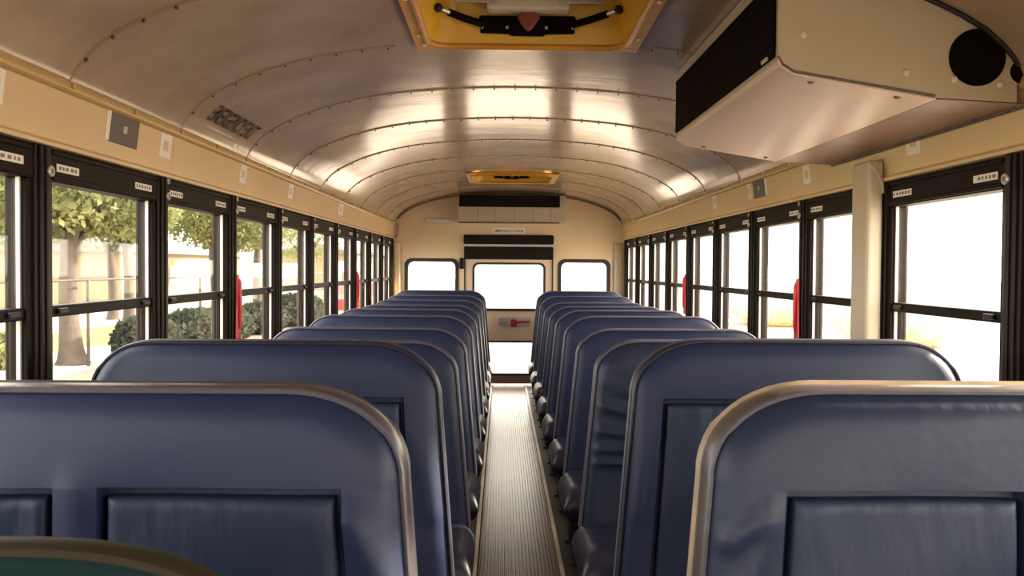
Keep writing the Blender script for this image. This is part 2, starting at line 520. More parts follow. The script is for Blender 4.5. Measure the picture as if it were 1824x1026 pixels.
# windows
def window(sg, a, b, no):
    w = struct(empty('window_%d' % no, (sg * 1.15, (a + b) / 2, Z_SILL)))
    X = lambda x: sg * x
    st = .024
    mb = MB()
    mb.box(X(1.132), X(1.185), a, b, Z_GT, Z_PB - .002)               # header
    mb.box(X(1.127), X(1.134), a + .01, b - .01, Z_GT + .004, Z_GT + .016)
    mb.box(X(1.127), X(1.134), a + .01, b - .01, Z_PB - .018, Z_PB - .006)
    mb.box(X(1.136), X(1.185), a, a + st, Z_SILL, Z_GT)
    mb.box(X(1.136), X(1.185), b - st, b, Z_SILL, Z_GT)
    mb.box(X(1.136), X(1.19), a, b, Z_SILL - .012, Z_SILL + .022)
    mb.build('window_frame', 'frame', w, bevel=.003)
    mb = MB()
    mb.box(X(1.142), X(1.178), a + st, b - st, Z_MID - .015, Z_MID + .013)
    mr = mb.build('mid_rail', 'frame', w, bevel=.003)
    for yy in (a + st + .05, b - st - .05):
        mb = MB(); mb.box(X(1.132), X(1.142), yy - .022, yy + .022, Z_MID - .008, Z_MID + .006)
        mb.build('latch', 'rubber', mr, bevel=.003)
    for yy in (a + st, b - st - .007):
        mb = MB(); mb.box(X(1.148), X(1.157), yy, yy + .007, Z_SILL + .022, Z_GT)
        mb.build('jamb', 'alu', w)
    mb = MB(); mb.box(X(1.158), X(1.162), a + st + .006, b - st - .006, Z_MID + .006, Z_GT + .004); mb.build('upper_pane', 'glass', w)
    mb = MB(); mb.box(X(1.170), X(1.174), a + st + .006, b - st - .006, Z_SILL + .018, Z_MID - .006); mb.build('lower_pane', 'glass', w)
    for k, (y0, y1) in enumerate(((a + .035, a + .145), (b - .165, b - .045))):
        mb = MB(); mb.box(X(1.1305), X(1.1325), y0, y1, 1.392, 1.411)
        lb = mb.build('window_label', 'label', w)
        mb = MB()
        yy = y0 + .008
        random.seed(no * 7 + k)
        while yy < y1 - .012:
            l = random.uniform(.006, .016)
            mb.box(X(1.1298), X(1.1306), yy, min(yy + l, y1 - .006), 1.3975, 1.4055)
            yy += l + random.uniform(.006, .012)
        mb.build('label_print', 'print', lb)
no = 1
for sg in (-1, 1):
    for i in range(-5, 9):
        a, b = P0 + BAY * i + .034, P0 + BAY * (i + 1) - .034
        if a < YF: continue
        window(sg, a, b, no); no += 1
    # filler behind the last pillar
for sg, nm in ((-1, 'left'), (1, 'right')):
    mb = MB(); mb.box(sg * 1.128, sg * 1.20, P0 + BAY * 9 + .034, YR + .05, Z_SILL - .012, Z_PB)
    o = struct(mb.build('trim_%d' % trim_no, 'rearcream')); trim_no += 1
    mb = MB(); mb.box(sg * 1.128, sg * 1.20, YF, YF + .07, Z_SILL - .012, Z_PB)
    o = struct(mb.build('trim_%d' % trim_no, 'rearcream')); trim_no += 1

# floor, ribbed aisle runner, edge strips
mb = MB(); mb.box(-1.2, 1.2, YF, YR + .1, -.12, 0.0)
struct(mb.build('floor', 'floor'))
mb = MB()
x0, x1 = -.152, .165
pr = [(x0, .0)]
n = 22; w = (x1 - x0) / n
for k in range(n):
    xa = x0 + k * w
    pr += [(xa + .0015, .002), (xa + .0030, .0105), (xa + w * .50, .0105), (xa + w * .50 + .0016, .002)]
pr += [(x1, .004), (x1, .0)]
mb.prism(pr, 'y', -.9, YR - .004)
tag(mb.build('aisle_runner', 'mat'), 'brown ribbed rubber runner down the middle of the aisle floor', 'floor runner')
for x in (-.164, .172):
    mb = MB(); mb.prism([(x - .011, 0), (x - .008, .011), (x + .008, .011), (x + .011, 0)], 'y', -.9, YR - .004)
    struct(mb.build('trim_%d' % trim_no, 'strip')); trim_no += 1

# ------------------------------------------------------------------ rear wall
YT = YR + .06
def wallpoly(mb, x0, x1, z0, cap=True):
    xsn = sorted(set([x0, x1] + [p[0] for p in PROF if x0 < p[0] < x1]))
    mb.prism([(x0, z0), (x1, z0)] + [(x, ceil_z(x) + .012) for x in xsn[::-1]], 'y', YR, YT)
DX0, DX1, DTOP = -.440, .440, 1.372          # door opening
mb = MB()
wallpoly(mb, -1.115, DX0, 1.42); wallpoly(mb, DX0, DX1, DTOP); wallpoly(mb, DX1, 1.115, 1.42)
rw = [(-1.014, -.505), (.497, .991)]
for (a, b), (o0, o1) in zip(rw, ((-1.20, DX0), (DX1, 1.20))):
    hole = rrect(a - .004, b + .004, .74, 1.250, .065)
    plate_with_hole(mb, (o0, o1, .60, 1.42), hole, YR, YT)
    mb.box(o0, o1, YR, YT, -.05, .60)
mb.box(-1.2, -1.115, YR, YT, 1.42, 1.62); mb.box(1.115, 1.2, YR, YT, 1.42, 1.62)
mb.box(DX0, DX1, YR, YT, -.08, -.002)
struct(mb.build('wall_rear', 'rearcream'))
for k, (a, b) in enumerate(rw):
    w = struct(empty('window_%d' % no, ((a + b) / 2, YR, .74))); no += 1
    mb = MB(); ring_frame(mb, rrect(a - .012, b + .012, .732, 1.258, .070), rrect(a + .024, b - .024, .768, 1.222, .05), YR - .014, YT)
    mb.build('rubber_gasket', 'rubber', w, smooth=True, bevel=.004)
    mb = MB(); mb.box(a + .015, b - .015, YR + .03, YR + .035, .76, 1.23); mb.build('window_pane', 'glass', w)

# emergency door
d = struct(empty('door_1', (0, YR, 0)))
mb = MB()
plate_with_hole(mb, (DX0 + .012, DX1 - .012, .705, DTOP - .004), rrect(-.350, .356, .752, 1.213, .055), YR + .008, YT)
plate_with_hole(mb, (DX0 + .012, DX1 - .012, .02, .705), rrect(-.350, .356, .112, .440, .03), YR + .008, YT)
mb.build('door_panel', 'doorpaint', d)
mb = MB(); ring_frame(mb, rrect(-.358, .364, .744, 1.221, .062), rrect(-.335, .341, .767, 1.198, .045), YR - .006, YT)
mb.build('upper_gasket', 'rubber', d, smooth=True, bevel=.003)
mb = MB(); ring_frame(mb, rrect(-.358, .364, .104, .448, .036), rrect(-.338, .344, .124, .428, .02), YR - .006, YT)
mb.build('lower_gasket', 'rubber', d, smooth=True, bevel=.003)
mb = MB(); mb.box(-.345, .35, YR + .03, YR + .035, .757, 1.208); mb.build('upper_pane', 'glass', d)
mb = MB(); mb.box(-.345, .35, YR + .03, YR + .035, .115, .437); mb.build('lower_pane', 'glass', d)
mb = MB()
mb.box(DX0, DX0 + .013, YR - .012, YR + .05, .0, DTOP); mb.box(DX1 - .013, DX1, YR - .012, YR + .05, .0, DTOP)
mb.build('door_seal', 'rubber', d, bevel=.003)
mb = MB(); mb.box(-.36, .36, YR - .010, YR + .01, .025, .098); mb.build('kick_plate', 'acduct', d, bevel=.004)
# latch with red lever and its warning plate
mb = MB(); mb.box(-.10, .22, YR - .004, YR + .01, .60, .68); lp = mb.build('latch_plate', 'alu', d, bevel=.003)
mb = MB(); mb.box(-.095, -.02, YR - .0055, YR - .003, .612, .625); mb.box(-.095, .0, YR - .0055, YR - .003, .638, .646); mb.box(-.095, -.03, YR - .0055, YR - .003, .656, .662)
mb.build('latch_print', 'print', lp)
mb = MB(); mb.tube([(.055, YR - .012, .620), (.085, YR - .045, .632), (.13, YR - .052, .638), (.21, YR - .052, .640)], [.010, .011, .012, .010], 8); mb.build('latch_lever', 'red', d, smooth=True)
mb = MB(); mb.prism(rrect(.02, .085, .585, .66, .02), 'y', YR - .014, YR); mb.build('lever_boss', 'red', d, bevel=.003)

# padded header above the door
t = empty('head_bump_pad', (0, YR, 1.215), 'black padded header in two bands above the rear emergency door', 'pad')
mb = MB(); mb.box(-.446, .440, YR - .05, YR - .0005, 1.400, 1.490); mb.build('upper_pad', 'padblack', t, smooth=False, bevel=.012, seg=3)
mb = MB(); mb.box(-.440, .438, YR - .05, YR - .0005, 1.250, 1.375); mb.build('lower_pad', 'padblack', t, bevel=.012, seg=3)
mb = MB(); mb.box(-.443, .438, YR - .032, YR - .0005, 1.3755, 1.3995); mb.build('metal_band', 'alu', t, bevel=.003)
mb = MB(); mb.box(-.485, -.447, YR - .045, YR - .0005, 1.155, 1.262)
tag(mb.build('door_buzzer', 'padblack', None, bevel=.006), 'small black box fixed beside the left end of the door header pad', 'buzzer')

def text_mesh(body, size, space=1.0):
    cu = bpy.data.curves.new('lettering', 'FONT')
    cu.body = body; cu.size = size; cu.align_x = 'LEFT'; cu.space_character = space
    cu.offset = size * .018
    tmp = bpy.data.objects.new('lettering', cu)
    C.objects.link(tmp)
    dg = bpy.context.evaluated_depsgraph_get(); dg.update()
    me = bpy.data.meshes.new_from_object(tmp.evaluated_get(dg))
    vs = [v.co.copy() for v in me.vertices]; fs = [tuple(p.vertices) for p in me.polygons]
    bpy.data.objects.remove(tmp); bpy.data.meshes.remove(me); bpy.data.curves.remove(cu)
    return vs, fs
# door sign
mb = MB(); mb.box(-.16, .16, YR - .004, YR - .0005, 1.505, 1.562)
sg_ = tag(mb.build('door_sign', 'label', None), 'small pale sign with dark lettering above the rear door header', 'sign')
vs, fs = text_mesh('EMERGENCY DOOR', .034)
wd = max(v.x for v in vs)
mb = MB(); mb.add([(v.x * .29 / wd - .145, YR - .0046, 1.521 + v.y) for v in vs], fs)
mb.build('sign_lettering', 'text', sg_)

# rear air conditioner
t = empty('rear_air_conditioner', (0, 8.5, 1.62), 'wide pale air conditioner with black grille fixed high on the rear wall', 'air conditioner')
mb = MB()
prf = [(8.500, 1.866), (8.500, 1.740), (8.505, 1.615), (8.52, 1.603), (YR - .001, 1.603), (YR - .001, 1.866)]
mb.prism(prf, 'x', -.49, .545)
mb.build('housing', 'acface', t, bevel=.004)
mb = MB(); mb.box(-.482, .484, 8.488, 8.499, 1.752, 1.863); g = mb.build('grille', 'black', t)
mb = MB()
for k in range(7): mb.box(-.476, .478, 8.4855, 8.4878, 1.758 + k * .0145, 1.7615 + k * .0145)
mb.build('grille_louvres', 'rubber', g)
for k, x in enumerate((-.30, -.13, .05, .23, .40)):
    mb = MB(); mb.box(x - .0025, x + .0025, 8.4985, 8.5035, 1.618, 1.740); mb.build('panel_joint', 'acduct', t)
mb = MB(); mb.box(-.485, .482, 8.492, 8.5, 1.598, 1.607); mb.build('drip_edge', 'leg', t)
# thin tube drawing in the shade where the rear wall meets the ceiling
mb = MB(); mb.tube([(x, YR - .012, z - .012) for x, z in PROF if abs(x) < 1.1], .007, 8)
struct(mb.build('trim_%d' % trim_no, 'bow', None, smooth=True)); trim_no += 1
# rear corner posts
for x0, x1 in ((-1.127, -1.062), (1.035, 1.127)):
    mb = MB(); mb.box(x0, x1, YR - .05, YR - .0005, 0.002, 1.42)
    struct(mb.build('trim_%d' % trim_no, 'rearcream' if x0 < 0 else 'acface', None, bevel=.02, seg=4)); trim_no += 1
mb = MB(); mb.tube([(-1.098, YR - .03, 1.60), (-1.088, YR - .035, 1.57), (-1.093, YR - .03, 1.53), (-1.10, YR - .03, 1.49), (-1.11, YR - .02, 1.455)], .008, 8)
tag(mb.build('electrical_cable', 'acduct', None, smooth=True), 'short dark cable hanging in the left rear top corner', 'cable')
mb = MB(); mb.prism(rrect(-.83, -.58, 1.600, 1.648, .02), 'y', YR - .03, YR - .0005)
tag(mb.build('oblong_plate', 'hatchlid', None, bevel=.006), 'white oblong plate on the rear wall left of the air conditioner', 'lamp')  # pale rounded plate set on the rear wall

# front of the bus (behind the viewer): cowl, posts, windshield opening narrowed to dim the seats
fw = struct(empty('wall_front', (0, YF, 0)))
mb = MB()
mb.box(-1.2, 1.2, YF - .06, YF, -.1, .95); mb.box(-1.2, -1.0, YF - .06, YF, .95, 1.50); mb.box(1.0, 1.2, YF - .06, YF, .95, 1.50)
mb.box(-.04, .04, YF - .05, YF, .95, 1.50); mb.box(-1.2, 1.2, YF - .06, YF, 1.50, 1.63)
xsn = [p[0] for p in PROF]
mb.prism([(-1.115, 1.62), (1.115, 1.62)] + [(x, ceil_z(x) + .012) for x in xsn[::-1]], 'y', YF - .06, YF)
mb.build('cowl', 'wall', fw)
for a, b in ((-1.0, -.04), (.04, 1.0)):
    mb = MB(); mb.box(a, b, YF - .03, YF - .025, .95, 1.50); mb.build('windshield_pane', 'glass', fw)

# ------------------------------------------------------------------ roof hatches
def hatch(H, label):
    x0, x1, y0, y1 = H
    xc, yc = (x0 + x1) / 2, (y0 + y1) / 2
    zc = 1.905
    t = empty('roof_hatch', (xc, yc, zc), label, 'roof hatch', 'emergency hatches in the ceiling')
    f = .050
    def zf(x): return ceil_z(x) - .003
    # flange follows the curve of the roof
    mb = MB()
    def band(ya, yb, xa, xb, zt=.012, k=8):
        xs_ = [xa + (xb - xa) * i / k for i in range(k + 1)]
        mb.prism([(x, zf(x) - zt) for x in xs_] + [(x, zf(x)) for x in xs_[::-1]], 'y', ya, yb)
    band(y0 - f, y0, x0 - f, x1 + f, k=12); band(y1, y1 + f, x0 - f, x1 + f, k=12)
    band(y0, y1, x0 - f, x0, k=3); band(y0, y1, x1, x1 + f, k=3)
    mb.build('flange', 'hatch', t, bevel=.004)
    # raised lip round the opening
    mb = MB()
    loop = rrect(x0 - .006, x1 + .006, y0 - .006, y1 + .006, .09, 8)
    mb.tube([(p[0], p[1], zf(p[0]) - .014) for p in loop], .011, 8, closed=True)
    mb.build('lip', 'hatch', t, smooth=True)
    # well walls, sloping in
    ins = .045
    lo = rrect(x0, x1, y0, y1, .08, 6); hi = rrect(x0 + ins, x1 - ins, y0 + ins, y1 - ins, .05, 6)
    mb = MB(); n = len(lo)
    vs = [(p[0], p[1], zf(p[0]) - .012) for p in lo] + [(p[0], p[1], 2.045) for p in hi] + [(p[0] + .008 * (1 if p[0] > xc else -1), p[1] + .008 * (1 if p[1] > yc else -1), 2.045) for p in hi]
    fs = [(i, (i + 1) % n, n + (i + 1) % n, n + i) for i in range(n)]
    mb.add(vs, fs)
    mb.build('well', 'hatchwell', t, smooth=True)
    # lid: outer shell with ribs and a middle tray
    mb = MB(); mb.box(x0 + .02, x1 - .02, y0 + .02, y1 - .02, 2.026, 2.040)
    lid = mb.build('lid', 'hatchlid', t, bevel=.004)
    mb = MB()
    for xx in (-.17, -.06, .06, .17): mb.box(xc + xx - .012, xc + xx + .012, y0 + .07, y1 - .10, 2.002, 2.026)
    for yy in (y0 + .14, y0 + .30, y1 - .20): mb.box(x0 + .08, x1 - .08, yy - .014, yy + .014, 2.006, 2.026)
    mb.build('lid_ribs', 'hatchlid', lid, bevel=.004)
    for a, b in ((x0 + .075, xc - .095), (xc + .095, x1 - .075)):
        mb = MB()
        ring_frame_z(mb, (a, b, y1 - .30, y1 - .13), .014, 1.986, 2.006)
        mb.build('lid_tray', 'alu', lid, bevel=.003)
    mb = MB(); mb.box(xc - .13, xc + .13, y1 - .115, y1 - .050, 1.975, 2.026); mb.build('lid_block', 'hatchlid', lid, bevel=.008)
    # latch bar and spring arms
    mb = MB()
    zb = 1.915
    mb.prism([(xc - .155, zb + .055), (xc - .150, zb + .004), (xc - .06, zb + .002), (xc - .05, zb - .004), (xc + .05, zb - .004), (xc + .06, zb + .002), (xc + .150, zb + .004), (xc + .155, zb + .055)], 'y', y1 - .045, y1 - .031)
    mb.box(xc - .15, xc + .15, y1 - .058, y1 - .045, zb + .028, zb + .055)
    lb = mb.build('latch_bar', 'black', t, bevel=.003)
    for xx in (-.145, -.065, .06, .145):
        mb = MB(); mb.cyl((xc + xx, y1 - .044, zb + .020), (xc + xx, y1 - .049, zb + .020), .0055, 8); mb.build('screw', 'silver', lb)
    for s in (-1, 1):
        mb = MB()
        mb.tube([(xc + s * .145, y1 - .050, zb + .030), (xc + s * .20, y1 - .09, zb + .036), (xc + s * .245, y1 - .13, zb + .042)], .012, 8)
        ar = mb.build('spring_arm', 'black', t, smooth=True)
        mb = MB(); mb.tube([(xc + s * .245, y1 - .13, zb + .042), (xc + s * .272, y1 - .155, zb + .046)], .008, 8)
        mb.build('arm_rod', 'silver', ar, smooth=True)
        mb = MB(); mb.ball((xc + s * .276, y1 - .159, zb + .047), .014); mb.build('arm_pivot', 'rubber', ar, smooth=True)
    mb = MB()
    mb.prism([(xc - .028, zb + .10), (xc + .034, zb + .10), (xc + .024, zb + .065), (xc + .040, zb + .045), (xc + .012, zb + .008), (xc + .002, zb + .001), (xc - .010, zb + .008), (xc - .034, zb + .045), (xc - .018, zb + .065)], 'y', y1 - .078, y1 - .062)
    mb.build('release_handle', 'hatchred', t, bevel=.005)
    for k, (bx, by) in enumerate([(x0 - .029, y0 + .12), (x0 - .029, y1 - .14), (x0 - .022, y1 - .02), (x1 + .029, y0 + .12), (x1 + .029, y1 - .12), (xc - .19, y1 + .031), (xc, y1 + .031), (xc + .19, y1 + .031), (xc - .19, y0 - .031), (xc, y0 - .031), (xc + .19, y0 - .031)]):
        mb = MB(); mb.ball((bx, by, zf(bx) - .012), .009, sz=.7, nu=8, nv=5); mb.build('bolt', 'bolt', t, smooth=True)
def ring_frame_z(mb, r, w, z0, z1):
    x0, x1, y0, y1 = r
    mb.box(x0, x1, y0, y0 + w, z0, z1); mb.box(x0, x1, y1 - w, y1, z0, z1)
    mb.box(x0, x0 + w, y0 + w, y1 - w, z0, z1); mb.box(x1 - w, x1, y0 + w, y1 - w, z0, z1)
hatch(HATCHES[0], 'large yellow-framed roof hatch with black latch bar, nearest in the ceiling')
hatch(HATCHES[1], 'far yellow-framed roof hatch just before the rear wall')

# ------------------------------------------------------------------ corner air conditioner (right)
YN, YA = 2.0, 3.16
t = empty('air_conditioner', (.85, 2.6, 1.55), 'big cream air conditioner hung in the right ceiling corner with black side grille', 'air conditioner')
xe = [.553, .62, .70, .78, .86, .92, .97, 1.02, 1.06, 1.085, 1.100]
top = [(x, ceil_z(x) - .003) for x in xe]
low = [(.553, 1.6457), (.562, 1.630), (.590, 1.613), (.912, 1.5615), (1.100, 1.5515)]
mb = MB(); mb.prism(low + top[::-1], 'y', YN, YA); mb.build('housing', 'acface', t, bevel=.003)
# underside plate and duct cover
mb = MB(); mb.prism([(.5525, 1.640), (.557, 1.628), (.588, 1.609), (.912, 1.5565), (.913, 1.5600), (.590, 1.6130), (.562, 1.6300), (.5545, 1.6457)], 'y', YN - .004, YA + .004)
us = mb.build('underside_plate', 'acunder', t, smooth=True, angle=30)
for x, y in ((.64, YN + .03), (.84, YN + .03), (.64, YA - .05), (.86, YA - .05)):
    mb = MB(); zz = 1.609 - (x - .588) * (1.609 - 1.5565) / (.912 - .588)
    mb.ball((x, y, zz), .009, sz=.5, nu=8, nv=5); mb.build('screw', 'plate', us, smooth=True)
mb = MB(); mb.prism([(.9135, 1.5565), (1.117, 1.5450), (1.117, 1.5490), (.9135, 1.5605)], 'y', YN - .002, YA - .0); mb.build('duct_cover', 'acduct', t, bevel=.002)
mb = MB()
y = YN + .05
while y < YA: mb.ball((1.107, y, 1.5455), .007, nu=6, nv=4); y += .14
mb.tube([(1.112, YN, 1.545), (1.112, YA, 1.545)], .006, 6)
mb.build('duct_seal', 'plate', t, smooth=True)
# side grille facing the aisle
mb = MB(); mb.box(.5470, .5522, YN + .012, YA - .012, 1.652, 1.834); g = mb.build('grille', 'black', t, bevel=.002)
mb = MB()
for k in range(9):
    z = 1.660 + k * .0205
    mb.prism([(.5469, z), (.5469, z + .006), (.5435, z + .003)], 'y', YN + .02, YA - .02)
mb.build('grille_louvres', 'black', g)
mb = MB(); mb.box(.5440, .5469, YN + .05, YN + .10, 1.653, 1.664); mb.build('grille_badge', 'silver', g, bevel=.002)
# near face: round outlets with rims
for cx_, cz_, r in ((1.006, 1.653, .0645), (1.108, 1.622, .026)):
    mb = MB(); mb.cyl((cx_, YN - .003, cz_), (cx_, YN + .0005, cz_), r, 36)
    ou = mb.build('air_outlet', 'black', t)
for x, z in ((.61, 1.70), (.845, 1.617), (.955, 1.603), (1.06, 1.592), (.70, 1.83)):
    mb = MB(); mb.ball((x, YN - .001, z), .008, sy=.5, nu=8, nv=5); mb.build('screw', 'acunder', t, smooth=True)
mb = MB(); mb.tube([(.5535, YN - .001, 1.652), (.564, YN - .001, 1.634), (.590, YN - .001, 1.6175), (.912, YN - .001, 1.5655)], .0028, 6); mb.build('edge_seam', 'plate', t, smooth=True)
mb = MB(); mb.tube([(x, YN - .004, ceil_z(x) - .006) for x in xe], .006, 8); mb.build('edge_gasket', 'rubber', t, smooth=True)

# hose post below it, covering the second pillar on the right
t = empty('duct_post', (1.09, 2.82, .76), 'cream boxed-in duct post on the right side below the air conditioner', 'duct post')
mb = MB(); mb.box(1.075, 1.126, 2.755, 2.885, .74, 1.515); mb.build('post_cover', 'post', t, bevel=.012, seg=3)
mb = MB()
mb.tube([(1.082, 2.752, 1.500), (1.095, 2.75, 1.485), (1.108, 2.75, 1.463), (1.118, 2.75, 1.440), (1.120, 2.75, 1.41)], .006, 8)
mb.build('post_flange', 'post', t, smooth=True)

# ------------------------------------------------------------------ fittings on the cantrail
def on_panel(sg, y0, y1, z0, z1, th, name, m, parent=None, off=0.0, bevel=.001):
    def xw(z): return sg * (1.133 - (z - 1.465) * (.017 / .138) - off)
    mb = MB()
    vs = []
    for (y, z) in ((y0, z0), (y1, z0), (y1, z1), (y0, z1)): vs.append((xw(z), y, z))
    for (y, z) in ((y0, z0), (y1, z0), (y1, z1), (y0, z1)): vs.append((xw(z) - sg * th, y, z))
    mb.add(vs, [(0, 1, 2, 3), (7, 6, 5, 4), (0, 4, 5, 1), (1, 5, 6, 2), (2, 6, 7, 3), (3, 7, 4, 0)])
    return mb.build(name, m, parent, bevel=bevel)
def speaker(sg, yc, label):
    t = empty('wall_speaker', (sg * 1.12, yc, 1.545), label, 'speaker', 'speakers in the panels above the windows')
    on_panel(sg, yc - .092, yc + .09, 1.503, 1.590, .004, 'speaker_plate', 'plate', t)
    on_panel(sg, yc - .112, yc - .0925, 1.505, 1.590, .004, 'mounting_edge', 'label', t)
    on_panel(sg, yc - .012, yc + .012, 1.536, 1.556, .0012, 'centre_cap', 'alu', t, off=.0042)
speaker(-1, 2.485, 'grey square speaker plate on the left panel above the windows')
speaker(1, 4.085, 'grey square speaker plate on the right panel above the windows')
def sticker(sg, yc, w, label, zc=1.543, h=.072):
    t = on_panel(sg, yc - w / 2, yc + w / 2, zc - h / 2, zc + h / 2, .0016, 'seat_number_label', 'label', None, bevel=0)
    tag(t, label, 'label', 'small white labels above the windows')
    random.seed(int(yc * 100))
    on_panel(sg, yc - w * .22, yc + w * .22, zc - h * .20, zc + h * .22, .0006, 'label_print', 'acunder', t, off=.0017, bevel=0)
for yc, w, lb in ((1.86, .06, 'white label on the left panel at the edge of the picture'), (2.79, .085, 'white label on the left panel just beyond the grey speaker'), (3.62, .085, 'white label on the left panel, second beyond the grey speaker'), (4.43, .085, 'white label on the left panel, third beyond the grey speaker'), (5.80, .16, 'long white label on the left panel near the far end')):
    sticker(-1, yc, w, lb)
for yc, w, lb in ((2.558, .085, 'white label on the right panel below the air conditioner'), (3.453, .075, 'white label on the right panel just beyond the duct post'), (4.25, .05, 'white label touching the far side of the right speaker'), (4.95, .08, 'faint label on the right panel, second beyond the speaker')):
    sticker(1, yc, w, lb)

# stencilled lettering on the left ceiling curve
arc = []
xx = 1.112
s_ = 0
px, pz = xx, ceil_z(xx)
while xx > .5:
    arc.append((s_, xx, ceil_z(xx)))
    xx -= .004
    s_ += math.hypot(.004, ceil_z(xx) - pz); pz = ceil_z(xx)
def on_arc(s):
    for i in range(len(arc) - 1):
        if arc[i + 1][0] >= s:
            a, b = arc[i], arc[i + 1]
            t = (s - a[0]) / (b[0] - a[0])
            return a[1] + (b[1] - a[1]) * t, a[2] + (b[2] - a[2]) * t
def s_of_z(z):
    for a in arc:
        if a[2] >= z: return a[0]
vs, fs = text_mesh('EMERGENCY EXIT', .09)
wd = max(v.x for v in vs); hh = max(v.y for v in vs)
s0 = s_of_z(1.672)
mb = MB(); out = []
for v in vs:
    x, z = on_arc(s0 + v.y / hh * .070)
    out.append((-(x - .0025), 3.03 + v.x / wd * .50, z - .0035))
mb.add(out, fs)
o = mb.build('stencilled_sign', 'text')
tag(o, 'dark stencilled exit lettering on the left curve of the ceiling', 'lettering')

# red emergency release levers on window pillars
def lever(sg, i, label):
    y = P0 + BAY * i
    t = empty('release_lever', (sg * 1.105, y, .86), label, 'lever', 'red window release levers')
    mb = MB()
    mb.prism([(y - .010, 1.135), (y + .006, 1.135), (y + .012, 1.06), (y + .022, .98), (y + .026, .88), (y - .022, .88), (y - .018, .98), (y - .013, 1.06)], 'x', sg * 1.1125, sg * 1.104)
    mb.build('lever_plate', 'red', t, bevel=.003)
    mb = MB(); mb.tube([(sg * 1.104, y - .004, 1.118), (sg * 1.099, y - .004, 1.10), (sg * 1.098, y - .002, 1.02), (sg * 1.100, y, .95), (sg * 1.104, y, .92)], .007, 8)
    mb.build('lever_grip', 'red', t, smooth=True)
lever(-1, 2, 'red window release lever on the left, third pillar from the front')
lever(-1, 6, 'red window release lever on the far left pillars')
lever(1, 2, 'red window release lever on the right, first pillar past the duct post')
lever(1, 5, 'red window release lever on the far right pillars')

# ------------------------------------------------------------------ seats
EDGE = [0, .0025, .007, .014, .024, .036, .050]
def seat_shape(ztop, xa_b, xa_s, xw_b, xw_s, rxa, rxw, rz, zb):
    """bounds functions; a = aisle side, w = wall side (signed x)"""
    sa = 1 if xw_s > xa_s else -1
    zc = ztop - rz
    def bounds(z):
        if z <= zc:
            t = (zc - z) / (zc - zb)
            return xa_s + (xa_b - xa_s) * t, xw_s + (xw_b - xw_s) * t
        t = min(1.0, (z - zc) / rz)
        k = 1 - (1 - t ** 2.15) ** (1 / 2.15)
        return xa_s + sa * rxa * k, xw_s - sa * rxw * k
    def topz(x):
        da = (x - xa_s) * sa; dw = (xw_s - x) * sa
        def f(d, rx):
            if d >= rx: return ztop
            if d <= 0: return zc
            return zc + rz * max(0.0, (1 - (1 - d / rx) ** 2.15)) ** (1 / 2.15)
        return min(f(da, rxa), f(dw, rxw))
    return bounds, topz, sa
